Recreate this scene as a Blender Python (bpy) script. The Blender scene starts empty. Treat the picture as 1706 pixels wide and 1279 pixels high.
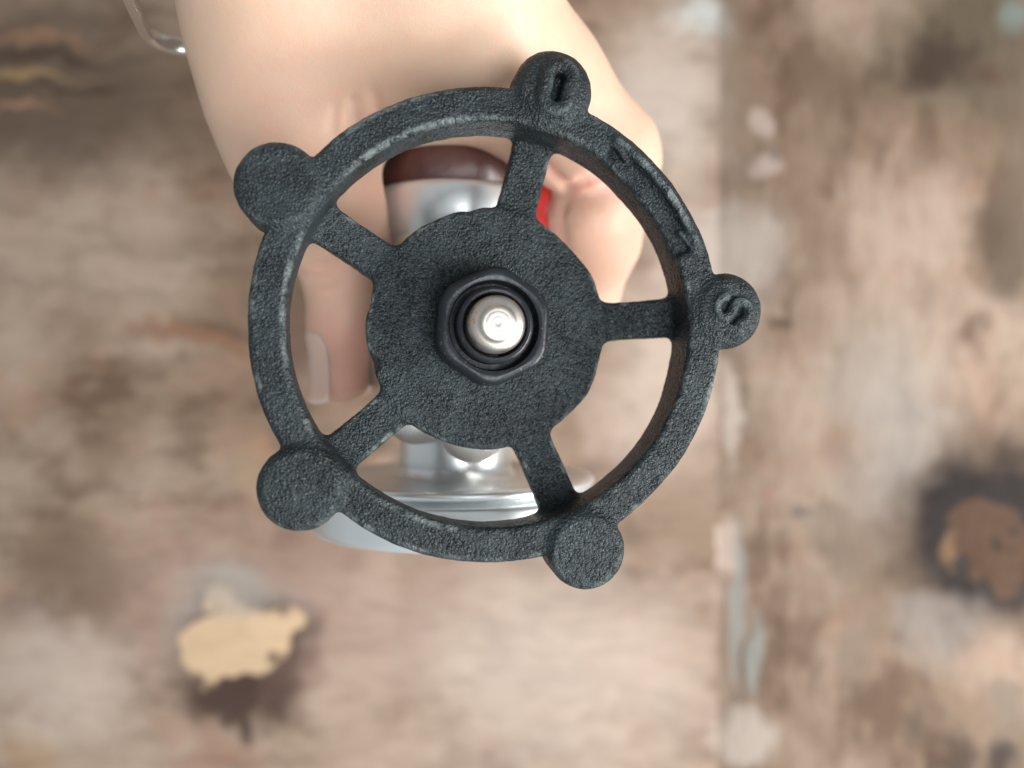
import bpy, math
import numpy as np

# ------------------------------------------------------------------ camera, world, lights, exposure
F, CX, CY, H = 1290.0, 853.0, 639.5, 330.0      # focal length and centre in photo pixels, camera height in mm
sc = bpy.context.scene
col = sc.collection
cam_d = bpy.data.cameras.new('camera')
cam = bpy.data.objects.new('camera', cam_d)
col.objects.link(cam)
cam.location = (0, 0, H / 1000)
cam_d.sensor_width = 36.0
cam_d.lens = F * 36.0 / 1706.0
cam_d.clip_start = 0.01
cam_d.clip_end = 50
cam_d.dof.use_dof = True
cam_d.dof.focus_distance = 0.1315
cam_d.dof.aperture_fstop = 7.6
sc.camera = cam

world = bpy.data.worlds.new('World')
sc.world = world
world.use_nodes = True
bg = world.node_tree.nodes['Background']
bg.inputs['Color'].default_value = (0.92, 0.97, 1.0, 1)
bg.inputs['Strength'].default_value = 0.48

def area(name, loc, target, size, energy, color):
    d = bpy.data.lights.new(name, 'AREA')
    d.shape = 'RECTANGLE'
    d.size, d.size_y = size
    d.energy = energy
    d.color = color
    o = bpy.data.objects.new(name, d)
    col.objects.link(o)
    o.location = loc
    from mathutils import Vector
    o.rotation_euler = (Vector(target) - Vector(loc)).to_track_quat('-Z', 'Y').to_euler()
    return o

area('window_light', (0.86, -0.34, 0.47), (0, 0, 0.17), (0.7, 0.36), 18.0, (1.0, 0.985, 0.96))
area('high_window_light', (0.27, -0.30, 0.96), (0, 0, 0.17), (0.55, 0.5), 9.5, (0.95, 0.98, 1.0))

sc.view_settings.view_transform = 'Standard'
sc.view_settings.look = 'None'
sc.view_settings.exposure = -0.03
sc.view_settings.gamma = 1.0
sc.view_settings.use_curve_mapping = False
sc.cycles.use_denoising = True

# ------------------------------------------------------------------ coordinates (mm, camera frame: z = -depth)
def P(px, py, d):
    return np.array([(px - CX) / F * d, (CY - py) / F * d, -d], float)

def W(v):
    """mm in the camera frame -> metres in the world"""
    v = np.asarray(v, float)
    return (v + np.array([0, 0, H])) / 1000.0

def norm(v):
    v = np.asarray(v, float)
    return v / np.linalg.norm(v)

# ------------------------------------------------------------------ noise, distance fields, surface nets
rng = np.random.default_rng(7)
TAB = rng.random((32, 32, 32)).astype(np.float32) * 2 - 1

def vnoise(p, scale):
    q = np.asarray(p, np.float32) / scale + 100.0
    i = np.floor(q).astype(np.int32)
    f = q - i
    f = f * f * (3 - 2 * f)
    out = 0
    for dx in (0, 1):
        wx = f[..., 0] if dx else 1 - f[..., 0]
        for dy in (0, 1):
            wy = f[..., 1] if dy else 1 - f[..., 1]
            for dz in (0, 1):
                wz = f[..., 2] if dz else 1 - f[..., 2]
                out = out + wx * wy * wz * TAB[(i[..., 0] + dx) % 32, (i[..., 1] + dy) % 32, (i[..., 2] + dz) % 32]
    return out

def smin(a, b, k):
    h = np.maximum(k - np.abs(a - b), 0) / k
    return np.minimum(a, b) - h * h * k * 0.25

def smax(a, b, k):
    return -smin(-a, -b, k)

def seg(X, a, b):
    """distance to a segment and position along it"""
    a = np.asarray(a, np.float32); b = np.asarray(b, np.float32)
    ab = b - a
    t = ((X[0] - a[0]) * ab[0] + (X[1] - a[1]) * ab[1] + (X[2] - a[2]) * ab[2]) / max(float(ab @ ab), 1e-9)
    t = np.clip(t, 0, 1)
    return np.sqrt((X[0] - a[0] - ab[0] * t) ** 2 + (X[1] - a[1] - ab[1] * t) ** 2 + (X[2] - a[2] - ab[2] * t) ** 2), t

def rcone(X, a, ra, b, rb):
    d, t = seg(X, a, b)
    return d - (ra + (rb - ra) * t)

def rbox2(dx, dy, hx, hy, r):
    qx = np.abs(dx) - hx + r
    qy = np.abs(dy) - hy + r
    return np.sqrt(np.maximum(qx, 0) ** 2 + np.maximum(qy, 0) ** 2) + np.minimum(np.maximum(qx, qy), 0) - r

def grid(lo, hi, h):
    ax = [np.arange(lo[i], hi[i] + h, h, dtype=np.float32) for i in range(3)]
    return np.meshgrid(*ax, indexing='ij', sparse=False), ax

def surface_nets(D, lo, h):
    n = np.array(D.shape)
    cn = n - 1
    S = D < 0
    acc = np.zeros((int(np.prod(cn)), 3))
    cnt = np.zeros(int(np.prod(cn)))
    quads = []
    for ax in range(3):
        a = [slice(None)] * 3; b = [slice(None)] * 3
        a[ax] = slice(0, -1); b[ax] = slice(1, None)
        cr = S[tuple(a)] != S[tuple(b)]
        idx = np.argwhere(cr)
        u, v = [(1, 2), (2, 0), (0, 1)][ax]
        ok = (idx[:, u] > 0) & (idx[:, u] < n[u] - 1) & (idx[:, v] > 0) & (idx[:, v] < n[v] - 1)
        idx = idx[ok]
        i2 = idx.copy(); i2[:, ax] += 1
        d0 = D[tuple(idx.T)]; d1 = D[tuple(i2.T)]
        p = idx.astype(float)
        p[:, ax] += d0 / (d0 - d1)
        cells = []
        for (du, dv) in ((-1, -1), (0, -1), (0, 0), (-1, 0)):
            c = idx.copy(); c[:, u] += du; c[:, v] += dv
            ci = (c[:, 0] * cn[1] + c[:, 1]) * cn[2] + c[:, 2]
            cells.append(ci)
            for k in range(3):
                acc[:, k] += np.bincount(ci, weights=p[:, k], minlength=len(cnt))
            cnt += np.bincount(ci, minlength=len(cnt))
        q = np.stack(cells, 1)
        flip = d0 > 0
        q[flip] = q[flip][:, ::-1]
        quads.append(q)
    q = np.concatenate(quads)
    used = np.nonzero(cnt > 0)[0]
    rem = np.full(len(cnt), -1, np.int64)
    rem[used] = np.arange(len(used))
    return acc[used] / cnt[used][:, None] * h + np.asarray(lo, float), rem[q]

def vnormals(V, Q):
    n = np.cross(V[Q[:, 2]] - V[Q[:, 0]], V[Q[:, 3]] - V[Q[:, 1]])
    N = np.zeros_like(V)
    for k in range(4):
        for c in range(3):
            N[:, c] += np.bincount(Q[:, k], weights=n[:, c], minlength=len(V))
    return N / np.maximum(np.linalg.norm(N, axis=1), 1e-12)[:, None]

# ------------------------------------------------------------------ object helpers
ORIGIN = {}

def tag(o, label, cat, group=None):
    o['label'] = label
    o['category'] = cat
    if group:
        o['group'] = group
    return o

def empty(name, origin):
    o = bpy.data.objects.new(name, None)
    o.empty_display_size = 0.01
    col.objects.link(o)
    o.location = origin
    ORIGIN[o.name] = np.asarray(origin, float)
    return o

def build(name, V, faces, mat, parent=None, origin=None, normals=None, sharp=None, smooth=True, attr=None):
    """V in world metres"""
    V = np.asarray(V, float)
    if parent is not None:
        org = ORIGIN[parent.name]
    else:
        org = np.asarray(origin if origin is not None else V.mean(0), float)
    me = bpy.data.meshes.new(name)
    me.from_pydata((V - org).tolist(), [], faces.tolist() if isinstance(faces, np.ndarray) else faces)
    me.polygons.foreach_set('use_smooth', [smooth] * len(me.polygons))
    if attr is not None:
        for an, vals in attr.items():
            a = me.attributes.new(an, 'FLOAT', 'POINT')
            a.data.foreach_set('value', np.asarray(vals, np.float32))
    me.update()
    if sharp is not None:
        me.set_sharp_from_angle(angle=math.radians(sharp))
    if normals is not None:
        me.normals_split_custom_set_from_vertices(np.asarray(normals).tolist())
    if mat is not None:
        me.materials.append(mat)
    o = bpy.data.objects.new(name, me)
    col.objects.link(o)
    if parent is not None:
        o.parent = parent
    else:
        o.location = org
    ORIGIN[o.name] = org
    return o

def frame(n, hint=(0, 1, 0)):
    n = norm(n)
    u = norm(np.cross(hint, n))
    v = np.cross(n, u)
    return u, v, n

def lathe(profile, c, axis, seg_n=96, hint=(0, 1, 0), shape=None, closed=False):
    """profile of (radius, height); returns V (mm), faces"""
    u, v, n = frame(axis, hint)
    V, Fc = [], []
    m = len(profile)
    for (r, h) in profile:
        for k in range(seg_n):
            a = 2 * math.pi * k / seg_n
            rr = r if shape is None else shape(r, h, a)
            V.append(np.asarray(c) + u * rr * math.cos(a) + v * rr * math.sin(a) + n * h)
    for i in range(m - 1 + (1 if closed else 0)):
        j = (i + 1) % m
        for k in range(seg_n):
            k2 = (k + 1) % seg_n
            Fc.append((i * seg_n + k, i * seg_n + k2, j * seg_n + k2, j * seg_n + k))
    if not closed:
        V.append(np.asarray(c) + n * profile[0][1]); b = len(V) - 1
        V.append(np.asarray(c) + n * profile[-1][1]); t = len(V) - 1
        for k in range(seg_n):
            k2 = (k + 1) % seg_n
            Fc.append((b, k2, k))
            Fc.append((t, (m - 1) * seg_n + k, (m - 1) * seg_n + k2))
    return np.array(V), Fc

# ------------------------------------------------------------------ materials
class NT:
    def __init__(self, name):
        self.m = bpy.data.materials.new(name)
        self.m.use_nodes = True
        self.t = self.m.node_tree
        self.b = self.t.nodes['Principled BSDF']
        self.out = self.t.nodes['Material Output']
        self.obj = self.n('ShaderNodeTexCoord').outputs['Object']
    def n(self, kind, **kw):
        x = self.t.nodes.new(kind)
        for k, v in kw.items():
            setattr(x, k, v)
        return x
    def put(self, sock, v):
        if hasattr(v, 'bl_idname') or hasattr(v, 'is_linked'):
            self.t.links.new(v, sock)
        else:
            if sock.type == 'RGBA' and len(v) == 3:
                v = (*v, 1)
            sock.default_value = v
    def noise(self, scale, detail=3, rough=0.55, vec=None, dist=0.0):
        x = self.n('ShaderNodeTexNoise')
        self.put(x.inputs['Vector'], vec if vec is not None else self.obj)
        x.inputs['Scale'].default_value = scale
        x.inputs['Detail'].default_value = detail
        x.inputs['Roughness'].default_value = rough
        x.inputs['Distortion'].default_value = dist
        return x.outputs['Fac']
    def noise_col(self, scale, detail=2, vec=None):
        x = self.n('ShaderNodeTexNoise')
        self.put(x.inputs['Vector'], vec if vec is not None else self.obj)
        x.inputs['Scale'].default_value = scale
        x.inputs['Detail'].default_value = detail
        return x.outputs['Color']
    def voro(self, scale, vec=None, feature='F1'):
        x = self.n('ShaderNodeTexVoronoi', feature=feature)
        self.put(x.inputs['Vector'], vec if vec is not None else self.obj)
        x.inputs['Scale'].default_value = scale
        return x.outputs['Distance']
    def ramp(self, fac, lo, hi, a=0.0, b=1.0):
        x = self.n('ShaderNodeMapRange', interpolation_type='SMOOTHSTEP')
        self.put(x.inputs['Value'], fac)
        x.inputs['From Min'].default_value = lo
        x.inputs['From Max'].default_value = hi
        x.inputs['To Min'].default_value = a
        x.inputs['To Max'].default_value = b
        return x.outputs['Result']
    def math(self, op, a, b=None, c=None):
        x = self.n('ShaderNodeMath', operation=op)
        self.put(x.inputs[0], a)
        if b is not None:
            self.put(x.inputs[1], b)
        if c is not None:
            self.put(x.inputs[2], c)
        return x.outputs[0]
    def vmath(self, op, a, b):
        x = self.n('ShaderNodeVectorMath', operation=op)
        self.put(x.inputs[0], a)
        self.put(x.inputs[1], b)
        return x.outputs['Value'] if op in ('LENGTH', 'DOT_PRODUCT', 'DISTANCE') else x.outputs['Vector']
    def mix(self, fac, a, b):
        x = self.n('ShaderNodeMix', data_type='RGBA')
        self.put(x.inputs['Factor'], fac)
        self.put(x.inputs['A'] if False else x.inputs[6], a)
        self.put(x.inputs[7], b)
        return x.outputs[2]
    def bump(self, h, dist, strength=1.0, prev=None):
        x = self.n('ShaderNodeBump')
        self.put(x.inputs['Height'], h)
        x.inputs['Distance'].default_value = dist
        x.inputs['Strength'].default_value = strength
        if prev is not None:
            self.put(x.inputs['Normal'], prev)
        return x.outputs['Normal']
    def attr(self, name):
        x = self.n('ShaderNodeAttribute')
        x.attribute_name = name
        return x.outputs['Fac']
    def set(self, **kw):
        for k, v in kw.items():
            self.put(self.b.inputs[k.replace('_', ' ')], v)
        return self.m

def mat_cast_iron():
    g = NT('black_cast_iron_paint')
    n1 = g.noise(2300, 3, 0.65)
    n2 = g.noise(160, 3, 0.5)
    sp = g.ramp(g.noise(2600, 1, 0.5), 0.60, 0.74)
    c = g.mix(g.ramp(n2, 0.3, 0.7), (0.0085, 0.012, 0.0132), (0.019, 0.0262, 0.0285))
    c = g.mix(g.math('MULTIPLY', sp, 0.45), c, (0.11, 0.125, 0.13))
    wear_glint = g.math('MULTIPLY', g.ramp(g.attr('edge'), 0.25, 0.8), g.ramp(g.noise(420, 3, 0.6), 0.36, 0.60))
    c = g.mix(g.math('MULTIPLY', g.math('MULTIPLY', wear_glint, g.ramp(g.noise(110, 2), 0.40, 0.62)), 0.55), c, (0.19, 0.22, 0.215))  # pale edges: worn paint plus ridge highlights put into the colour
    jit = g.vmath('ADD', g.obj, g.vmath('MULTIPLY', g.noise_col(1100, 2), (0.0005, 0.0005, 0.0005)))
    v = g.math('POWER', g.math('SUBTRACT', 1.0, g.math('MINIMUM', g.voro(1900, jit), 1.0)), 2.0)
    v2 = g.math('SUBTRACT', 1.0, g.voro(3100, jit))
    hgt = g.math('ADD', g.math('MULTIPLY', v, g.ramp(g.noise(700, 2), 0.35, 0.65, 0.25, 1.0)), g.math('MULTIPLY', v2, 0.35))
    b = g.bump(hgt, 0.00036, 0.95)
    b = g.bump(g.noise(5200, 2, 0.6), 0.00006, 0.8, b)
    return g.set(Base_Color=c, Roughness=g.math('SUBTRACT', g.ramp(n1, 0.3, 0.7, 0.32, 0.52), g.math('MULTIPLY', wear_glint, 0.12)), Normal=b, Specular_IOR_Level=0.24)

def mat_black_nut():
    g = NT('black_oxide_steel')
    n = g.noise(700, 4, 0.6)
    dust = g.ramp(g.noise(1300, 2, 0.6), 0.66, 0.74)
    c = g.mix(g.math('MULTIPLY', dust, 0.5), (0.012, 0.014, 0.017), (0.16, 0.18, 0.18))
    return g.set(Base_Color=c, Roughness=g.ramp(n, 0.3, 0.7, 0.26, 0.42), Metallic=0.0,
                 Normal=g.bump(n, 0.00015, 0.5), Specular_IOR_Level=0.3)

def mat_stem():
    g = NT('turned_steel')
    n = g.noise(300, 4, 0.6)
    rust = g.math('MULTIPLY', g.ramp(g.noise(520, 4, 0.65), 0.56, 0.66), g.ramp(g.attr('rust'), 0.15, 0.6))
    c = g.mix(rust, (0.54, 0.50, 0.455), (0.20, 0.09, 0.035))
    r = g.math('ADD', g.ramp(n, 0.3, 0.7, 0.36, 0.48), g.math('MULTIPLY', rust, 0.35))
    return g.set(Base_Color=c, Metallic=g.math('SUBTRACT', 1.0, g.math('MULTIPLY', rust, 0.8)), Roughness=r,
                 Normal=g.bump(n, 0.00012, 0.4))

def mat_steel(name, color, r0, r1, axis_stretch=(1, 1, 1)):
    g = NT(name)
    v = g.vmath('MULTIPLY', g.obj, axis_stretch)
    n = g.noise(200, 3, 0.5, v)
    n2 = g.noise(45, 3, 0.5)
    c = g.mix(g.ramp(n2, 0.3, 0.7), color, tuple(x * 0.86 for x in color))
    return g.set(Base_Color=c, Metallic=0.82, Roughness=g.ramp(n, 0.25, 0.75, r0, r1))

def mat_brown_cap():
    g = NT('brown_rubber')
    n = g.noise(90, 3, 0.5)
    c = g.mix(g.ramp(n, 0.3, 0.7), (0.050, 0.018, 0.014), (0.085, 0.030, 0.024))
    return g.set(Base_Color=c, Roughness=0.38, Normal=g.bump(g.noise(500, 3), 0.0002, 0.4))

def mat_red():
    g = NT('plain_red')
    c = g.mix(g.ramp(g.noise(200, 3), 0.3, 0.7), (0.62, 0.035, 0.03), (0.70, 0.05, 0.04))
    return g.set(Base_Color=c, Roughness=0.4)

def mat_skin():
    g = NT('skin')
    big = g.noise(55, 3, 0.55)
    mot = g.noise(210, 3, 0.6)
    c = g.mix(g.ramp(big, 0.3, 0.7), (0.525, 0.372, 0.268), (0.56, 0.392, 0.287))
    c = g.mix(g.math('MULTIPLY', g.ramp(mot, 0.45, 0.75), 0.35), c, (0.56, 0.34, 0.245))
    c = g.mix(g.attr('red'), c, (0.70, 0.33, 0.265))
    lines = g.voro(1900, g.vmath('ADD', g.obj, g.vmath('MULTIPLY', g.noise_col(300, 2), (0.0006, 0.0006, 0.0006))), 'DISTANCE_TO_EDGE')
    b = g.bump(g.ramp(lines, 0.0, 0.12), 0.00006, 0.3)
    b = g.bump(g.noise(160, 4, 0.6), 0.0006, 0.35, b)
    m = g.set(Base_Color=c, Roughness=0.46, Normal=b, Specular_IOR_Level=0.4)
    g.b.inputs['Subsurface Weight'].default_value = 0.85
    g.b.inputs['Subsurface Radius'].default_value = (1.0, 0.32, 0.16)
    g.b.inputs['Subsurface Scale'].default_value = 0.0045
    return m

def mat_nail():
    g = NT('fingernail')
    c = g.mix(g.attr('free'), (0.62, 0.42, 0.345), (0.66, 0.54, 0.43))
    m = g.set(Base_Color=c, Roughness=0.3, Specular_IOR_Level=0.5)
    g.b.inputs['Subsurface Weight'].default_value = 0.5
    g.b.inputs['Subsurface Radius'].default_value = (1.0, 0.4, 0.25)
    g.b.inputs['Subsurface Scale'].default_value = 0.002
    return m

TD = H     # table depth below the camera, mm
def T(px, py):
    p = P(px, py, TD)
    return p[0] / 1000, p[1] / 1000

def mat_wood(name, grain, tone, spots):
    """grain: 'x' or 'y' direction; spots: worn or stained patches and painted light or shade, as (px, py, rx, ry, inner, outer, colour, strength, raggedness)"""
    g = NT(name)
    st = (0.16, 1.0, 1.0) if grain == 'x' else (1.0, 0.16, 1.0)
    warp = g.vmath('SUBTRACT', g.noise_col(26, 2), (0.5, 0.5, 0.5))
    warp2 = g.vmath('SUBTRACT', g.noise_col(120, 1), (0.5, 0.5, 0.5))
    gv = g.vmath('MULTIPLY', g.vmath('ADD', g.obj, g.vmath('MULTIPLY', warp, (0.02, 0.02, 0.02))), st)
    streak = g.noise(75, 4, 0.6, gv)
    fine = g.noise(420, 3, 0.6, gv)
    blot = g.noise(13, 4, 0.58, g.vmath('ADD', g.obj, (0.31, 0.17, 0.0)))
    blot2 = g.noise(34, 4, 0.62, g.vmath('ADD', g.obj, (0.9, 0.4, 0.0)))
    k = np.array([1.04, 0.985, 0.93]) * tone
    mul = lambda t: tuple(float(x * y) for x, y in zip(t, k))
    c = g.mix(g.ramp(blot, 0.36, 0.64), mul((0.27, 0.195, 0.142)), mul((0.47, 0.375, 0.305)))
    c = g.mix(g.math('MULTIPLY', g.ramp(blot2, 0.50, 0.72), 0.55), c, mul((0.42, 0.265, 0.20)))
    c = g.mix(g.math('MULTIPLY', g.ramp(streak, 0.50, 0.75), 0.55), c, mul((0.23, 0.175, 0.13)))
    c = g.mix(g.math('MULTIPLY', g.ramp(fine, 0.55, 0.75), 0.25), c, mul((0.20, 0.15, 0.11)))
    mott = g.math('MULTIPLY', g.ramp(g.noise(60, 3, 0.6, g.vmath('MULTIPLY', g.obj, (0.55, 1.0, 1) if grain == 'x' else (1.0, 0.45, 1))), 0.47, 0.66), g.ramp(blot, 0.38, 0.62, 0.80, 0.22))
    c = g.mix(mott, c, mul((0.15, 0.095, 0.068)))
    for (px, py, rx, ry, i0, o0, colr, s, rag) in spots:
        cx, cy = T(px, py)
        d = g.vmath('SUBTRACT', g.obj, (cx, cy, 0.0))
        d = g.vmath('ADD', d, g.vmath('MULTIPLY', warp, (0.05 * rag, 0.05 * rag, 0)))
        d = g.vmath('ADD', d, g.vmath('MULTIPLY', warp2, (0.016 * rag, 0.016 * rag, 0)))
        d = g.vmath('MULTIPLY', d, (1000 * F / TD / rx / 1000 * 1000, 1000 * F / TD / ry / 1000 * 1000, 0.0))
        r = g.vmath('LENGTH', d, (0, 0, 0))
        c = g.mix(g.math('MULTIPLY', g.ramp(r, i0, o0, 1.0, 0.0), s), c, tuple(x * (0.74 if min(colr) > 0.1 else 0.9) for x in colr))
    gr = g.math('MULTIPLY', g.ramp(g.noise(190, 4, 0.65, g.vmath('MULTIPLY', gv, (1.6, 1.6, 1))), 0.44, 0.70), 0.30)
    dark = g.n('ShaderNodeHueSaturation')
    dark.inputs['Value'].default_value = 0.52
    dark.inputs['Saturation'].default_value = 1.12
    g.put(dark.inputs['Color'], c)
    c = g.mix(gr, c, dark.outputs['Color'])
    h = g.math('ADD', g.math('MULTIPLY', streak, 0.6), fine)
    return g.set(Base_Color=c, Roughness=g.ramp(blot2, 0.3, 0.7, 0.6, 0.8), Normal=g.bump(h, 0.0006, 0.5),
                 Specular_IOR_Level=0.14)

M_IRON = mat_cast_iron()
M_NUT = mat_black_nut()
M_STEM = mat_stem()
M_ZINC = mat_steel('zinc_plated_steel', (0.83, 0.86, 0.865), 0.30, 0.38, (0.2, 1, 0.2))
M_CAST = mat_steel('cast_stainless_steel', (0.66, 0.64, 0.61), 0.32, 0.48)
M_BAND = mat_steel('pale_gold_metal', (0.60, 0.57, 0.52), 0.14, 0.22)
M_CAP = mat_brown_cap()
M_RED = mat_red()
M_SKIN = mat_skin()
M_NAIL = mat_nail()

# ------------------------------------------------------------------ wooden table
table = empty('wooden_table', W([0, 0, -TD - 30]))
tag(table, 'weathered brown wooden table top with worn patches and dark knots below the valve', 'table')
DK = (0.045, 0.028, 0.020)
BR = (0.17, 0.115, 0.078)
BK = (0.018, 0.013, 0.012)
GY = (0.40, 0.37, 0.34)
TAN = (0.66, 0.47, 0.30)
shared = [
    (930, 1110, 290, 240, 0.3, 1.2, (0.60, 0.49, 0.415), 0.6, 0.9),  # brighter bottom centre: light put into the wood colour
    (1110, 170, 150, 190, 0.2, 1.2, (0.60, 0.51, 0.44), 0.65, 0.9),
    (1110, 640, 150, 220, 0.2, 1.2, (0.62, 0.50, 0.42), 0.65, 0.9),
    (1180, 430, 160, 120, 0.2, 1.2, (0.58, 0.48, 0.41), 0.55, 0.9),
]
spots_left = [
    (90, 150, 330, 190, 0.35, 1.15, (0.105, 0.072, 0.05), 0.92, 0.8),  # top-left darkening: shade put into the wood colour
    (60, 70, 130, 16, 0.3, 1.1, (0.33, 0.19, 0.12), 0.75, 0.5),
    (40, 125, 120, 10, 0.3, 1.1, (0.42, 0.27, 0.13), 0.75, 0.5),
    (40, 180, 70, 12, 0.3, 1.1, (0.38, 0.22, 0.14), 0.8, 0.5),
    (90, 98, 160, 12, 0.3, 1.1, DK, 0.6, 0.5),
    (130, 148, 110, 9, 0.3, 1.1, DK, 0.6, 0.5),
    (330, 560, 130, 34, 0.25, 1.1, (0.22, 0.115, 0.068), 0.85, 0.7),
    (505, 540, 70, 130, 0.3, 1.2, (0.15, 0.095, 0.07), 0.85, 0.6),
    (400, 540, 110, 16, 0.2, 1.1, (0.10, 0.065, 0.045), 0.7, 0.5),
    (430, 745, 20, 26, 0.2, 1.2, (0.34, 0.16, 0.09), 0.6, 0.5),
    (420, 800, 40, 110, 0.2, 1.2, (0.42, 0.29, 0.19), 0.55, 0.6),
    (340, 842, 180, 7, 0.2, 1.2, (0.30, 0.17, 0.12), 0.6, 0.2),
    (150, 960, 130, 95, 0.3, 1.15, BR, 0.85, 0.9),
    (190, 1050, 50, 50, 0.2, 1.2, BR, 0.5, 1.0),
    (470, 1010, 320, 200, 0.4, 1.2, (0.45, 0.30, 0.25), 0.45, 1.0),
    (390, 1050, 135, 125, 0.6, 1.15, (0.36, 0.31, 0.265), 0.8, 0.5),
    (412, 1098, 140, 140, 0.66, 1.15, (0.085, 0.05, 0.038), 0.9, 0.7),
    (400, 1180, 90, 50, 0.3, 1.2, (0.055, 0.033, 0.026), 0.85, 0.8),
    (412, 1225, 14, 34, 0.3, 1.1, BK, 0.7, 0.4),
    (388, 1082, 118, 94, 0.78, 1.04, TAN, 0.94, 1.35),
    (450, 1030, 46, 50, 0.6, 1.1, TAN, 0.88, 1.3),
    (345, 1004, 11, 12, 0.6, 1.1, TAN, 0.8, 0.4),
    (385, 985, 62, 50, 0.4, 1.2, (0.42, 0.37, 0.32), 0.7, 0.5),
    (468, 1100, 20, 26, 0.3, 1.2, DK, 0.75, 1.0),
    (370, 1265, 80, 34, 0.2, 1.2, (0.30, 0.15, 0.105), 0.55, 0.8),
    (30, 1260, 60, 70, 0.3, 1.2, (0.42, 0.27, 0.15), 0.6, 0.8),
    (110, 1196, 8, 8, 0.3, 1.2, DK, 0.7, 0.2),
    (690, 1070, 80, 120, 0.2, 1.2, (0.30, 0.21, 0.165), 0.55, 1.0),
    (1100, 1160, 70, 60, 0.2, 1.2, (0.26, 0.20, 0.15), 0.6, 0.9),
    (1105, 1152, 28, 10, 0.2, 1.2, BR, 0.7, 0.3),
    (985, 1203, 20, 12, 0.2, 1.2, BR, 0.7, 0.3),
    (1060, 1235, 24, 18, 0.2, 1.2, BR, 0.6, 0.3),
    (740, 960, 90, 70, 0.2, 1.2, (0.34, 0.23, 0.18), 0.5, 0.9),
    
    (80, 1130, 170, 140, 0.3, 1.2, (0.62, 0.50, 0.42), 0.7, 0.9),
    (1160, 30, 50, 40, 0.3, 1.2, (0.46, 0.50, 0.48), 0.8, 0.6),
] + shared
spots_right = shared + [
    (1215, 920, 26, 72, 0.6, 1.1, (0.62, 0.48, 0.40), 0.85, 0.5),
    (1222, 690, 16, 110, 0.5, 1.1, (0.60, 0.50, 0.42), 0.8, 0.4),
    (1232, 1010, 15, 170, 0.5, 1.1, (0.36, 0.36, 0.33), 0.7, 0.3),
    (1262, 1090, 14, 80, 0.5, 1.1, (0.36, 0.38, 0.345), 0.7, 0.3),
    (1235, 1220, 60, 60, 0.5, 1.1, (0.56, 0.47, 0.40), 0.8, 0.5),
    (1268, 205, 18, 30, 0.4, 1.1, (0.56, 0.44, 0.38), 0.7, 0.4),
    (1268, 280, 34, 24, 0.4, 1.1, (0.56, 0.44, 0.38), 0.7, 0.4),
    (1281, 258, 8, 16, 0.4, 1.1, (0.2, 0.19, 0.18), 0.7, 0.3),
    (1220, 430, 70, 100, 0.4, 1.1, (0.47, 0.41, 0.35), 0.6, 0.7),

    (1620, 80, 210, 190, 0.35, 1.15, (0.10, 0.075, 0.05), 0.95, 0.9),
    (1560, 100, 90, 70, 0.3, 1.15, DK, 0.85, 0.9),
    (1665, 110, 40, 36, 0.2, 1.15, (0.075, 0.04, 0.028), 0.8, 0.9),
    (1665, 400, 85, 100, 0.35, 1.15, (0.085, 0.058, 0.04), 0.9, 0.8),
    (1690, 300, 60, 300, 0.2, 1.2, (0.15, 0.11, 0.08), 0.6, 1.0),
    (1310, 540, 36, 12, 0.2, 1.2, DK, 0.7, 0.4),
    (1625, 545, 26, 50, 0.2, 1.2, (0.11, 0.075, 0.05), 0.75, 0.7),
    (1380, 180, 80, 130, 0.2, 1.2, BR, 0.5, 1.0),
    (1640, 885, 225, 205, 0.5, 1.15, (0.10, 0.065, 0.045), 0.95, 0.6),
    (1655, 885, 145, 150, 0.6, 1.1, BK, 0.97, 0.6),
    (1668, 905, 58, 62, 0.75, 1.05, (0.085, 0.045, 0.025), 0.92, 1.3),
    (1600, 925, 22, 26, 0.4, 1.1, (0.22, 0.125, 0.065), 0.7, 0.7),
    (1670, 915, 12, 14, 0.3, 1.1, BK, 0.7, 0.6),
    (1350, 850, 36, 22, 0.2, 1.2, (0.14, 0.12, 0.105), 0.7, 0.6),
    (1290, 820, 18, 26, 0.2, 1.2, (0.42, 0.23, 0.17), 0.6, 0.5),
    (1400, 920, 70, 90, 0.2, 1.2, (0.20, 0.155, 0.12), 0.6, 0.9),
    (1430, 1090, 36, 80, 0.2, 1.2, (0.22, 0.165, 0.13), 0.6, 0.8),
    (1520, 1060, 22, 30, 0.2, 1.2, BR, 0.6, 0.6),
    (1550, 1225, 40, 44, 0.2, 1.2, (0.09, 0.065, 0.045), 0.8, 0.8),
    (1600, 1270, 40, 40, 0.2, 1.2, DK, 0.8, 0.8),
    (1680, 1265, 50, 60, 0.2, 1.15, BK, 0.85, 0.8),
    (1660, 1190, 50, 30, 0.2, 1.2, (0.16, 0.13, 0.10), 0.6, 0.8),
    (1480, 700, 110, 200, 0.3, 1.2, GY, 0.5, 0.9),
    (1560, 1030, 110, 80, 0.1, 1.2, (0.36, 0.32, 0.29), 0.5, 1.2),
    (1690, 20, 40, 30, 0.2, 1.2, (0.22, 0.27, 0.25), 0.7, 0.4),
]
near = lambda L: [p for p in L if abs(p[0] - 1197) < p[2] * 1.3 and p not in shared]
add_l, add_r = near(spots_right), near(spots_left)
spots_left, spots_right = spots_left + add_l, add_r + spots_right
M_WL = mat_wood('worn_board', 'x', 0.66, spots_left)
M_WR = mat_wood('worn_side_board', 'y', 0.69, spots_right)
M_WO = mat_wood('worn_outer_board', 'y', 0.64, [])

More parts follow.
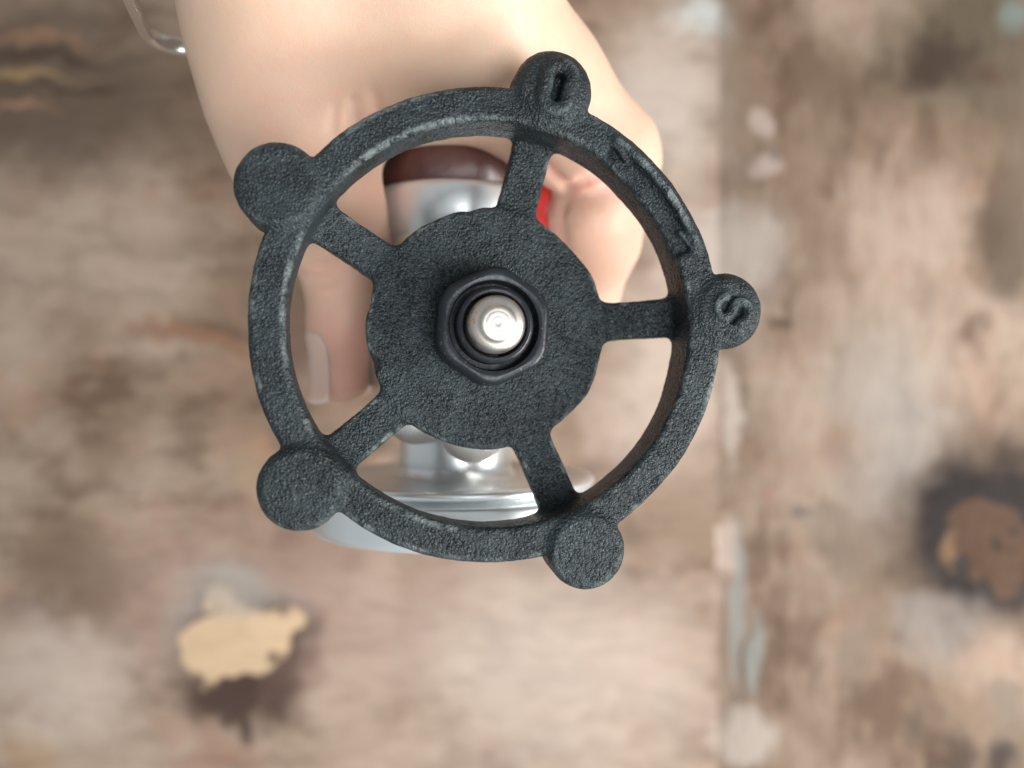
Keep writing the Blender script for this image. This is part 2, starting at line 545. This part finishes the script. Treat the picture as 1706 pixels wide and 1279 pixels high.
def plank(x0, x1, y0, y1, ztop, mat, seed):
    """a board with an uneven bevelled edge; metres. Object origin at the world origin so that stains sit in place"""
    n = 60
    prof = [(-0.022, 0.0), (-0.0016, 0.0), (-0.0004, 0.0007), (0.0, 0.0)]
    ys = np.linspace(y0, y1, n)
    wob = lambda s: 0.0007 * vnoise(np.stack([ys * 1000, np.full(n, s * 37.0), np.zeros(n)], 1), 22.0)
    wl, wr = wob(seed), wob(seed + 1)
    V, Fc = [], []
    rows = [(-0.022, 0.0), (-0.0005, 0.0), (-0.0002, 0.0002), (0.0, 0.0006)]
    for i in range(n):
        ring = [(x0 + wl[i] + ins, ztop + dz) for dz, ins in rows] + [(x1 + wr[i] - ins, ztop + dz) for dz, ins in rows[::-1]]
        V += [(a, ys[i], b) for a, b in ring]
    m = 8
    for i in range(n - 1):
        for k in range(m):
            k2 = (k + 1) % m
            Fc.append((i * m + k, (i + 1) * m + k, (i + 1) * m + k2, i * m + k2))
    Fc.append(tuple(range(m)))
    Fc.append(tuple((n - 1) * m + k for k in range(m))[::-1])
    return np.array(V), Fc

def add_plank(px0, px1, mat, seed, dz=0.0, y0=-0.34, y1=0.34):
    a, b = T(px0, 0)[0], T(px1, 0)[0]
    V, Fc = plank(a - 0.0006, b + 0.0006, y0, y1, dz, mat, seed)
    # local frame of the table's origin is shifted only in z
    return build('plank', V, Fc, mat, table, sharp=50)

ORIGIN[table.name] = np.array([0, 0, -0.03])
table.location = (0, 0, -0.03)
add_plank(-900, -260, M_WO, 11, -0.0003)
add_plank(-260, 1196, M_WL, 3, 0.0)
add_plank(1197, 1990, M_WR, 7, -0.0001)
add_plank(1990, 2600, M_WO, 9, -0.0003)

# ------------------------------------------------------------------ valve
a_t, b_t = math.radians(9.31), math.radians(0.17)
WN = np.array([math.sin(a_t), math.sin(b_t), 0.0]); WN[2] = math.sqrt(1 - WN[0] ** 2 - WN[1] ** 2)
WC = np.array([-3.19, 9.84, -131.6])
WU = norm(np.cross([0, 1, 0], WN)); WV = np.cross(WN, WU)
SPIN = math.radians(76.15)
ANG = [SPIN - k * math.radians(72) for k in range(5)]

def wheel_to_cam(L):
    L = np.asarray(L, float)
    return WC + L[:, :1] * WU + L[:, 1:2] * WV + L[:, 2:3] * WN

AX = -13.0                     # x of the pipe axis
AD = 178.0                     # depth of the pipe axis
AY = 9.6
valve = empty('globe_valve', W([AX, AY, -AD - 24]))
tag(valve, 'metal valve with black five-knob handwheel marked O and S, held in a bare hand', 'valve')

# --- handwheel as one cast surface, then split into its parts
def wheel_field():
    h = 0.36
    lo = (-49.5, -49.5, -15.0); hi = (49.5, 49.5, 7.0)
    X, ax = grid(lo, hi, h)
    x, y, z = X
    rho = np.sqrt(x * x + y * y)
    th = np.arctan2(y, x)
    # uneven casting outline
    wob = vnoise(np.stack([np.cos(th) * 9, np.sin(th) * 9, z * 0.2], -1), 2.2)
    ZT = 3.3
    rim = rbox2(rho - 36.75 - 0.12 * wob, z + 1.75, 2.95, 5.05, 1.0)
    # the back of the rim is narrower: draft of the mould
    rim = rim + np.clip((-z - 1.0) * 0.06, 0, 0.4)
    hub = rbox2(rho - 0.28 * wob, z + 9.2, 21.5, 2.6, 0.7)
    D = None
    D = hub
    for a in ANG:
        ca, sa = math.cos(a), math.sin(a)
        r = x * ca + y * sa
        t = -x * sa + y * ca
        top = -7.4 + np.clip((r - 17) / 18.0, 0, 1) * 2.7
        tk = 2.2 - np.clip((r - 18) / 17.0, 0, 1) * 0.35
        w = 3.45 + 0.25 * np.abs((r - 27) / 9.0) ** 2 + 0.12 * wob
        s = rbox2(t, z - top + tk, w, tk, 0.7)
        s = np.maximum(s, np.maximum(15 - r, r - 36.5))
        D = smin(D, s, 1.6)
    D = smin(D, rim, 1.7)
    for k, a in enumerate(ANG):
        kx, ky = 41.0 * math.cos(a), 41.0 * math.sin(a)
        kr = np.sqrt((x - kx) ** 2 + (y - ky) ** 2)
        rad = (6.8, 6.6, 6.6, 6.85, 6.9)[k]
        top = ZT + (1.0, 0.9, 1.1, 1.2, 1.2)[k]
        zc = (top - 6.2) / 2
        kn = rbox2(kr, z - zc, rad, top - zc, 1.5 if k > 1 else 2.6)
        D = smin(D, kn, 1.0)
    # letter O on the first knob: raised ring with a slot, pointing outwards
    a = ANG[0]; ca, sa = math.cos(a), math.sin(a)
    ro = x * ca + y * sa - 41.0; to = -x * sa + y * ca + 0.5
    top = ZT + 0.95
    dseg = np.sqrt(to ** 2 + (np.abs(ro) - np.minimum(np.abs(ro), 1.7)) ** 2)
    near = dseg < 9
    ring = np.sqrt((dseg - 2.15) ** 2 + (z - top + 0.4) ** 2) - 1.35
    D = np.where(near, smin(D, ring, 0.7), D)
    slot = np.sqrt(dseg ** 2 + (np.maximum(top - 1.6 - z, 0)) ** 2) - 0.78
    D = np.where(near, smax(D, -slot, 0.5), D)
    # letter S on the second knob
    a = ANG[1]; up = a - math.radians(22)
    ux, uy = math.cos(up), math.sin(up)
    kx, ky = 41.4 * math.cos(a), 41.4 * math.sin(a)
    v = (x - kx) * ux + (y - ky) * uy
    u = (x - kx) * uy - (y - ky) * ux
    pts = []
    for q in range(13):                          # upper bowl, open to the right
        t = math.radians(20 + 250 * q / 12)
        pts.append((1.85 * math.cos(t), 1.5 + 1.5 * math.sin(t)))
    for q in range(1, 13):                       # lower bowl, open to the left
        t = math.radians(90 - 250 * q / 12)
        pts.append((1.85 * math.cos(t), -1.5 + 1.5 * math.sin(t)))
    top = ZT + 0.85
    ds = np.full_like(x, 99.0)
    for (p, q) in zip(pts[:-1], pts[1:]):
        ex, ey = q[0] - p[0], q[1] - p[1]
        tt = np.clip(((u - p[0]) * ex + (v - p[1]) * ey) / (ex * ex + ey * ey + 1e-9), 0, 1)
        ds = np.minimum(ds, np.sqrt((u - p[0] - ex * tt) ** 2 + (v - p[1] - ey * tt) ** 2))
    pit = np.sqrt((np.maximum(np.hypot(u / 2.3, v / 3.0) - 1, 0) * 3.0) ** 2 + np.maximum(top - 0.55 - z, 0) ** 2) - 0.15
    D = np.where(ds < 9, smax(D, -pit, 0.5), D)
    D = np.where(ds < 9, smin(D, np.sqrt(ds ** 2 + (z - top - 0.0) ** 2) - 0.88, 0.6), D)
    # double-headed arrow raised on the rim between O and S, with the metal sunk inside it
    a0, a1 = ANG[1] + math.radians(17.5), ANG[0] - math.radians(19.5)
    mid = (a0 + a1) / 2; half = (a1 - a0) / 2
    dth = np.abs(th - mid)
    arc = (dth - half) * 37.0
    cut = rbox2(rho - 34.9, z - 4.1, 1.9, 2.1, 1.2)
    cut = np.maximum(cut, arc)
    D = smax(D, -cut, 1.6)
    shaft = np.sqrt((rho - 37.9) ** 2 + (z - ZT + 0.15) ** 2 + np.maximum(arc, 0) ** 2) - 0.85
    D = smin(D, shaft, 0.6)
    for s in (-1, 1):
        along = ((th - mid) * s - half) * 37.0       # 0 at the tip, negative behind
        for b in (-1, 1):
            # barb from the tip back and sideways
            ex, ey = -3.4, 1.15 * b
            tt = np.clip((along * ex + (rho - 37.2) * ey) / (ex * ex + ey * ey), 0, 1)
            db = np.sqrt((along - ex * tt) ** 2 + (rho - 37.2 - ey * tt) ** 2 + (z - ZT + 0.35) ** 2) - 0.5
            D = np.where(np.abs(along) < 9, smin(D, db, 0.5), D)
    # casting flaws in the hub outline
    for (qx, qy, r) in ((-20.9, -6.2, 1.5), (-21.6, 4.0, 0.8), (-3.6, 22.6, 1.6)):
        D = smax(D, -(np.sqrt((x - qx) ** 2 + (y - qy) ** 2 + ((z + 8.0) * 0.5) ** 2) - r), 1.1)
    return D, lo, h

D, lo, h = wheel_field()
V, Q = surface_nets(D, lo, h)
N = vnormals(V, Q)
# convexity of the smooth cast form: where worn paint and painted ridge highlights go
gx = np.zeros(len(V)); deg = np.zeros(len(V))
for a, b in ((0, 1), (1, 2), (2, 3), (3, 0)):
    e = V[Q[:, b]] - V[Q[:, a]]
    gx += np.bincount(Q[:, a], weights=-(N[Q[:, a]] * e).sum(1), minlength=len(V))
    gx += np.bincount(Q[:, b], weights=(N[Q[:, b]] * e).sum(1), minlength=len(V))
    deg += np.bincount(Q[:, a], minlength=len(V)) + np.bincount(Q[:, b], minlength=len(V))
edge = gx / np.maximum(deg, 1)
for it in range(3):
    s = np.zeros(len(V)); c = np.zeros(len(V))
    for a, b in ((0, 1), (1, 2), (2, 3), (3, 0)):
        s += np.bincount(Q[:, a], weights=edge[Q[:, b]], minlength=len(V)) + np.bincount(Q[:, b], weights=edge[Q[:, a]], minlength=len(V))
        c += np.bincount(Q[:, a], minlength=len(V)) + np.bincount(Q[:, b], minlength=len(V))
    edge = 0.5 * edge + 0.5 * s / np.maximum(c, 1)
edge = np.clip(edge / 0.032, 0, 1)
V = V + N * (0.05 * vnoise(V, 0.9) + 0.05 * vnoise(V + 50, 2.1) + 0.10 * vnoise(V + 90, 5.5))[:, None]
N = vnormals(V, Q)
VW = W(wheel_to_cam(V))
NW = N[:, :1] * WU + N[:, 1:2] * WV + N[:, 2:3] * WN

fc = V[Q].mean(1)
rho = np.hypot(fc[:, 0], fc[:, 1])
lab = np.full(len(Q), -1)
lab[rho < 21.9] = 1
lab[rho > 33.4] = 0
for k, a in enumerate(ANG):
    d = np.hypot(fc[:, 0] - 41 * math.cos(a), fc[:, 1] - 41 * math.sin(a))
    lab[(d < 7.15) & (rho > 35.0)] = 20 + k
    da = np.abs((np.arctan2(fc[:, 1], fc[:, 0]) - a + math.pi) % (2 * math.pi) - math.pi)
    lab[(lab == -1) & (da < math.radians(36.01))] = 10 + k

def piece(name, code, parent, label=None):
    q = Q[lab == code]
    u, inv = np.unique(q, return_inverse=True)
    o = build(name, VW[u], inv.reshape(q.shape), M_IRON, parent, normals=NW[u], attr={'edge': edge[u]})
    if label:
        o['label'] = label
    return o

wheel = piece('handwheel', 0, valve, 'rough black cast iron rim with a raised double arrow')
piece('hub', 1, wheel)
for k in range(5):
    piece('spoke', 10 + k, wheel)
for k in range(5):
    piece('knob', 20 + k, wheel, {0: 'knob with a raised letter O', 1: 'knob with a raised letter S'}.get(k))

# --- nut, sleeve and stem on the wheel axis
def wp(x, y, z):
    return WC + WU * x + WV * y + WN * z

def hex_shape(af, rc, rot):
    def f(r, h, a):
        k = ((a - rot + math.pi / 6) % (math.pi / 3)) - math.pi / 6
        rh = af / 2 / math.cos(k)
        return r * min(rh, rc) / rc
    return f

def hex_prism(name, c, axis, af, rc, z0, z1, bore, mat, parent, rot, cham=1.0, floor=None, hint=(0, 1, 0), seg_n=144):
    """hex nut with rounded corners, chamfered crown and a round bore"""
    def shape(r, h, a):
        k = ((a - rot + math.pi / 6) % (math.pi / 3)) - math.pi / 6
        rh = -math.log(math.exp(-6 * af / 2 / math.cos(k)) + math.exp(-6 * rc)) / 6
        return r - (rc - rh) if r > bore + 0.9 else r
    big = rc
    cr = af / 2
    prof = [(bore + 0.6, z0), (big, z0), (big, z1 - cham), (big - 0.25, z1 - cham * 0.5), (big - 0.7, z1 - cham * 0.15), (big - 1.2, z1),
            (bore + 0.7, z1), (bore + 0.2, z1 - 0.25), (bore, z1 - 0.8), (bore, (floor if floor is not None else z0))]
    V, Fc = lathe(prof, c, axis, seg_n, hint, shape)
    return build(name, W(V), Fc, mat, parent, sharp=32)

nut = hex_prism('hex_nut', WC, WN, 18.9, 10.1, -8.3, 1.6, 7.5, M_NUT, valve, math.radians(-4), cham=1.0, floor=-2.5)
prof = [(5.2, -6.0), (6.5, -6.0), (6.5, 2.2), (6.3, 2.65), (5.9, 2.85), (5.5, 2.7), (5.3, 2.2), (5.25, -4.0)]
V, Fc = lathe(prof, WC, WN, 96)
build('stem_sleeve', W(V), Fc, M_NUT, nut, sharp=40)
prof = [(4.8, -20), (4.85, 3.4), (4.78, 4.2), (4.5, 4.8), (4.05, 5.15), (3.5, 5.4), (3.2, 5.52), (2.95, 5.75), (2.75, 5.95), (2.4, 6.05), (2.15, 6.03),
        (1.9, 6.06), (1.6, 6.1), (1.35, 6.06), (1.1, 6.06), (0.8, 6.1), (0.5, 6.06), (0.2, 6.02)]
V, Fc = lathe(prof, WC, WN, 96)
rel = V - WC
ru = rel @ WU; rv = rel @ WV
rust = np.clip(np.hypot(ru, rv) / 5.0, 0, 1) ** 3 * np.clip(0.5 + (-ru - 0.3 * rv) / 6.0, 0, 1)
build('stem', W(V), Fc, M_STEM, valve, sharp=60, attr={'rust': rust})

# --- bonnet under the wheel
prof = [(9.5, -34), (19.0, -34), (19.6, -33.4), (19.6, -27.0), (19.0, -26.4), (12.0, -26), (10.2, -25.0), (9.8, -20.0), (9.2, -19.4), (6.2, -19.2),
        (5.9, -19.0), (5.9, -13.0)]
V, Fc = lathe(prof, WC, WN, 96)
build('bonnet', W(V), Fc, M_CAST, valve, sharp=40)

# --- body: globe with pipe stubs and plug bosses
def body_field():
    h = 0.8
    c = np.array([AX, AY, -AD])
    lo = tuple(c + np.array([-30, -36, -30])); hi = tuple(c + np.array([30, 36, 32]))
    X, ax = grid(lo, hi, h)
    x, y, z = X[0] - c[0], X[1] - c[1], X[2] - c[2]
    D = np.sqrt((x / 1.0) ** 2 + (y / 1.05) ** 2 + (z / 0.98) ** 2) - 21.5
    tube = np.sqrt(x * x + z * z)
    up = rbox2(tube, y - 14, 17.6, 9.0, 1.0)
    dn = rbox2(tube, y + 14, 12.4, 15.5, 1.0)
    D = smin(D, up, 4.0)
    D = smin(D, dn, 4.5)
    for (px, py, d0) in PLUGS:
        p = P(px, py, d0)
        q = p + np.array([-1.5, 3.0, -16])
        D = smin(D, rcone(X, p, 5.9, q, 7.5), 2.5)
    return D, lo, h

PLUGS = [(788, 713, 158.0), (697, 684, 161.0)]
D, lo, h = body_field()
V, Q = surface_nets(D, lo, h)
V = V + vnormals(V, Q) * (0.08 * vnoise(V, 3.0) + 0.15 * vnoise(V + 30, 9.0))[:, None]
build('body', W(V), Q, M_CAST, valve)
for (px, py, d0) in PLUGS:
    c = P(px, py, d0) + np.array([0, 0, 2.0])
    def hs(r, h, a):
        if h < 3.6 and r > 5:
            k = ((a + math.pi / 6) % (math.pi / 3)) - math.pi / 6
            return min(r, 6.35 / math.cos(k))
        return r
    prof = [(6.5, 0.0), (6.5, 3.2), (6.35, 3.9), (6.1, 4.5), (5.7, 5.3), (4.9, 6.2), (4.0, 7.2), (2.8, 7.9), (1.4, 8.25), (0.3, 8.3)]
    V, Fc = lathe(prof, c, (0.05, -0.05, 1), 72, (0, 1, 0), hs)
    build('domed_plug', W(V), Fc, M_CAST, valve, sharp=35)

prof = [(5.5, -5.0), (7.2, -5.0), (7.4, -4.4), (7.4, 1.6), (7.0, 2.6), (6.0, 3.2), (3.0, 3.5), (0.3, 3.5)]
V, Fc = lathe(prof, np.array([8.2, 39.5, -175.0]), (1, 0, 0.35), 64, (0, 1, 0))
o = build('red_piece', W(V), Fc, M_RED, valve, sharp=45)  # small red rounded disc beside the collar
o['label'] = 'small red round piece at the side of the valve, between the fingers'

# --- pipe ends along the image's vertical axis
C0 = np.array([AX, 0, -AD])
YA = np.array([0, 1.0, 0])
prof = [(13, 19.0), (18.3, 19.0), (19.0, 19.6), (19.1, 30.0), (18.7, 30.6), (18.7, 31.6), (19.1, 32.1), (19.2, 41.0), (19.0, 42.0), (18.4, 42.5), (14, 42.55)]
V, Fc = lathe(prof, C0, YA, 128, (0, 0, 1))
build('collar', W(V), Fc, M_ZINC, valve, sharp=45)
def oct_shape(r, h, a):
    k = ((a + math.pi / 8) % (math.pi / 4)) - math.pi / 8
    return min(r, 17.8 / math.cos(k) ** 0.7)
prof = [(15, 40.0), (18.5, 42.3), (18.5, 47.5), (18.2, 49.3), (17.4, 50.8), (16.0, 51.7), (13.0, 52.2), (0.5, 52.2)]
V, Fc = lathe(prof, C0, YA, 128, (0, 0, 1), oct_shape)
o = build('end_cap', W(V), Fc, M_CAP, valve, sharp=60)
o['label'] = 'dark brown end cap against the palm'
prof = [(8, -19.0), (12.6, -19.0), (12.9, -17.0), (12.7, -15.0), (12.6, -3.0), (8, -3.0)][::-1]
V, Fc = lathe(prof[::-1], C0, YA, 128, (0, 0, 1))
build('neck', W(V), Fc, M_ZINC, valve, sharp=45)
prof = [(30.0, -22.6), (31.2, -22.4), (31.7, -21.9), (31.7, -21.2), (31.3, -20.7), (30.4, -20.5), (26.5, -20.5), (26.0, -20.9), (14.5, -20.9), (13.4, -20.3), (12.8, -18.6), (9, -18.0)]
V, Fc = lathe(prof, C0, YA, 160, (0, 0, 1))
fl = build('flange', W(V), Fc, M_ZINC, valve, sharp=45)
prof = [(20, -32.5), (31.4, -32.3), (32.1, -31.7), (32.3, -30.8), (32.3, -24.6), (32.0, -23.9), (31.3, -23.5), (30.4, -23.3), (30.0, -22.9), (29.5, -22.5), (20, -22.5)]
V, Fc = lathe(prof, C0, YA, 160, (0, 0, 1))
build('flange_skirt', W(V), Fc, M_ZINC, fl, sharp=45)

# ------------------------------------------------------------------ hand
def hand_parts(X):
    def chain(pts, k):
        D = None
        for (a, b) in zip(pts[:-1], pts[1:]):
            d = rcone(X, P(*a[:3]), a[3], P(*b[:3]), b[3])
            D = d if D is None else smin(D, d, k)
        return D
    left = chain([(420, -1300, 124, 21), (440, -420, 131, 19.5), (468, 0, 147, 17.4), (478, 100, 152, 16.5), (490, 180, 155, 15.6), (503, 250, 157, 13.5),
                  (548, 350, 162, 11.0), (582, 445, 166, 9.7)], 5.0)
    tip = chain([(582, 445, 166, 9.7), (571, 540, 168, 7.0), (565, 620, 169.5, 6.3)], 4.0)
    tip = smin(tip, rcone(X, P(583, 590, 171), 5.2, P(578, 612, 171.5), 5.2), 4.0)
    left = smin(left, tip, 4.0)
    right = chain([(800, -1300, 124, 20), (790, -420, 131, 18.5), (768, 0, 148, 16.6), (808, 80, 153, 14.6), (908, 172, 163, 13.2), (1012, 255, 168, 11.4)], 5.0)
    mid = chain([(610, -1300, 126, 24), (615, -400, 134, 23), (620, 0, 152, 19)], 6.0)
    D = smin(smin(left, mid, 14.0), right, 14.0)
    web = chain([(560, 130, 159, 11.5), (700, 118, 160, 11), (860, 108, 161, 12)], 6.0)
    D = smin(D, web, 12.0)
    for (mx, my, md) in ((860, 110, 180), (850, 105, 194), (830, 100, 207)):
        D = smin(D, rcone(X, P(690, 0, 160), 17, P(mx, my, md), 13.5), 9.0)
    D = smin(D, rcone(X, P(560, 100, 172), 15, P(700, 90, 190), 14), 9.0)
    # curled fingers, kept separate by small blends
    idx = chain([(1016, 268, 168.5, 11.2), (1004, 320, 172, 10.4), (998, 400, 178, 9.0), (968, 500, 186, 8.3), (905, 560, 190, 7.4)], 3.0)
    idx = smin(idx, rcone(X, P(985, 358, 169), 9.6, P(985, 400, 175), 9.0), 3.0)
    D = smin(D, rcone(X, P(925, 228, 161), 9.0, P(965, 262, 162), 8.6), 4.0)
    D = smin(D, idx, 0.5)
    for pts in ([(860, 110, 180, 13.5), (978, 262, 189, 11.2), (948, 400, 199, 9.2), (885, 500, 203, 8.2), (830, 530, 203, 7.4)],
                [(850, 105, 194, 13.0), (950, 275, 206, 10.4), (925, 400, 213, 8.8), (870, 490, 214, 7.8), (820, 510, 213, 7.0)],
                [(830, 100, 207, 12.0), (915, 270, 219, 9.0), (895, 380, 225, 7.6), (850, 450, 225, 6.8)]):
        D = smin(D, chain(pts, 3.0), 1.2)
    return D

def hand_field(X):
    D = hand_parts(X)
    # folds: each one runs along the skin under the given photo positions
    for line, r in CREASES:
        for a, b in zip(line[:-1], line[1:]):
            D = smax(D, -(seg(X, a, b)[0] - r), 1.2)
    return D

def skin_at(px, py):
    ds = np.arange(118.0, 215.0, 0.25)
    pts = np.array([P(px, py, d) for d in ds], np.float32)
    f = hand_parts([pts[:, 0], pts[:, 1], pts[:, 2]])
    k = int(np.argmax(f < 0))
    return pts[k].astype(float)

CREASES = []
for line, r in (([(908, 272), (928, 296), (945, 316), (972, 306), (1000, 293), (1030, 287), (1058, 286)], 1.15),
                ([(944, 318), (938, 345), (936, 380), (942, 415)], 0.8),
                ([(503, 455), (522, 459), (545, 456)], 0.45), ([(512, 438), (530, 440), (556, 434)], 0.4), ([(516, 474), (538, 476), (562, 470)], 0.35),
                ([(590, 165), (592, 195), (600, 235)], 0.5), ([(624, 152), (632, 185), (644, 215)], 0.45), ([(560, 175), (556, 215)], 0.35)):
    CREASES.append(([skin_at(*q) for q in line], r))

hh = 0.82
lo = (-72, -8, -236); hi = (36, 150, -98)
X, ax = grid(lo, hi, hh)
D = hand_field(X)
V, Q = surface_nets(D, lo, hh)
# close relaxation keeps the skin smooth
for it in range(2):
    s = np.zeros_like(V); c = np.zeros(len(V))
    for a, b in ((0, 1), (1, 2), (2, 3), (3, 0)):
        for k in range(3):
            s[:, k] += np.bincount(Q[:, a], weights=V[Q[:, b], k], minlength=len(V)) + np.bincount(Q[:, b], weights=V[Q[:, a], k], minlength=len(V))
        c += np.bincount(Q[:, a], minlength=len(V)) + np.bincount(Q[:, b], minlength=len(V))
    V = 0.75 * V + 0.25 * s / np.maximum(c, 1)[:, None]
V = V + vnormals(V, Q) * (0.22 * vnoise(V, 9.0) + 0.3 * vnoise(V + 40, 18.0))[:, None]
red = np.zeros(len(V))
for (px, py, d, r, s) in ((575, 600, 166, 14, 0.6), (572, 655, 168, 9, 0.4), (560, 470, 158, 9, 0.3), (972, 304, 163, 7, 0.8), (945, 325, 168, 8, 0.8), (925, 350, 185, 22, 0.9),
                          (600, 330, 160, 14, 0.35), (540, 190, 145, 18, 0.2)):
    red = np.maximum(red, s * np.exp(-((V - P(px, py, d)) ** 2).sum(1) / (r * r)))
for line, r in CREASES:
    for a, b in zip(line[:-1], line[1:]):
        red = np.maximum(red, 0.75 * min(r, 1) * np.exp(-(seg([V[:, 0], V[:, 1], V[:, 2]], a, b)[0] / (1.0 + r)) ** 2))
hand = build('hand', W(V), Q, M_SKIN, origin=W(P(620, 0, 149)), attr={'red': red})
tag(hand, 'bare left hand gripping the valve, thumb on one side and curled fingers on the other', 'hand')

# thumb nail: follows the skin, set slightly proud
A0, A1 = P(570, 545, 168.1), P(564, 628, 169.7)
axis = norm(A1 - A0)
nd = norm(np.array([-0.76, 0.0, 0.65]))
nd = norm(nd - axis * (nd @ axis)); sd = np.cross(axis, nd)
nu, nv = 25, 17
def project(o, d):
    ts = np.linspace(0, 14, 141)
    pts = o[None] + d[None] * ts[:, None]
    f = hand_parts([pts[:, 0].astype(np.float32), pts[:, 1].astype(np.float32), pts[:, 2].astype(np.float32)])
    i = np.argmax(f > 0)
    return ts[max(i - 1, 0)] + 0.1 * (-f[i - 1]) / (f[i] - f[i - 1] + 1e-9)
top, bot, free = [], [], []
L = np.linalg.norm(A1 - A0)
for i in range(nu):
    s = i / (nu - 1)
    t = 0.15 + s * 1.36                       # along the thumb; beyond 1 is past the last joint
    for j in range(nv):
        q = (j / (nv - 1) - 0.5) * 2
        w = 0.80 * (1 - 0.25 * (1 - s) ** 2)
        if s < 0.12:
            w *= 0.75 + 0.25 * (s / 0.12)
        ang = q * w
        tt = t - 0.10 * (1 - q * q) * (1 - s) * 0.5 - 0.10 * q * q * s
        o = A0 + axis * L * min(tt, 1.02)
        d = nd * math.cos(ang) + sd * math.sin(ang)
        r = project(o, d)
        extra = max(tt - 1.02, 0) * L
        p = o + axis * extra + d * (r + 0.30 * (1 - 0.5 * abs(q) ** 3) * min(s / 0.1, 1) - 0.06)
        top.append(p); bot.append(p - d * 0.55)
        free.append(np.clip((s - 0.91 + 0.04 * q * q) / 0.06, 0, 1))
V = np.array(top + bot)
Fc = []
n0 = nu * nv
for i in range(nu - 1):
    for j in range(nv - 1):
        a = i * nv + j
        Fc.append((a, a + 1, a + nv + 1, a + nv))
        Fc.append((n0 + a, n0 + a + nv, n0 + a + nv + 1, n0 + a + 1))
ring = [j for j in range(nv)] + [i * nv + nv - 1 for i in range(1, nu)] + [(nu - 1) * nv + j for j in range(nv - 2, -1, -1)] + [i * nv for i in range(nu - 2, 0, -1)]
for a, b in zip(ring, ring[1:] + ring[:1]):
    Fc.append((b, a, n0 + a, n0 + b))
build('nail', W(V), Fc, M_NAIL, hand, sharp=50, attr={'free': np.array(free + free)})

# ------------------------------------------------------------------ bangle on the wrist
def bangle():
    x0, x1, d0, d1, r = -77.0, 8.5, 121.0, 166.5, 9.0
    yb = 72.2
    path = []
    for (cx, cd, a0) in ((x1 - r, d1 - r, 0), (x0 + r, d1 - r, 90), (x0 + r, d0 + r, 180), (x1 - r, d0 + r, 270)):
        for k in range(17):
            a = math.radians(a0 + 90 * k / 16)
            path.append((cx + r * math.cos(a), cd + r * math.sin(a), math.cos(a), math.sin(a)))
    V, Fc = [], []
    m = 14
    for (x, d, nx, ndp) in path:
        for k in range(m):
            a = 2 * math.pi * k / m
            ca, sa = math.cos(a), math.sin(a)
            off = 1.2 * math.copysign(abs(ca) ** 0.7, ca)
            w = 1.7 * math.copysign(abs(sa) ** 0.7, sa)
            V.append((x + nx * off + 0.25 * (166.5 - d), yb + w + 0.24 * max(x + 45, 0), -(d + ndp * off)))
    n = len(path)
    for i in range(n):
        i2 = (i + 1) % n
        for k in range(m):
            k2 = (k + 1) % m
            Fc.append((i * m + k, i2 * m + k, i2 * m + k2, i * m + k2))
    return np.array(V), Fc

V, Fc = bangle()
tag(build('bangle', W(V), Fc, M_BAND), 'thin pale metal bangle hanging loosely around the wrist', 'bangle')
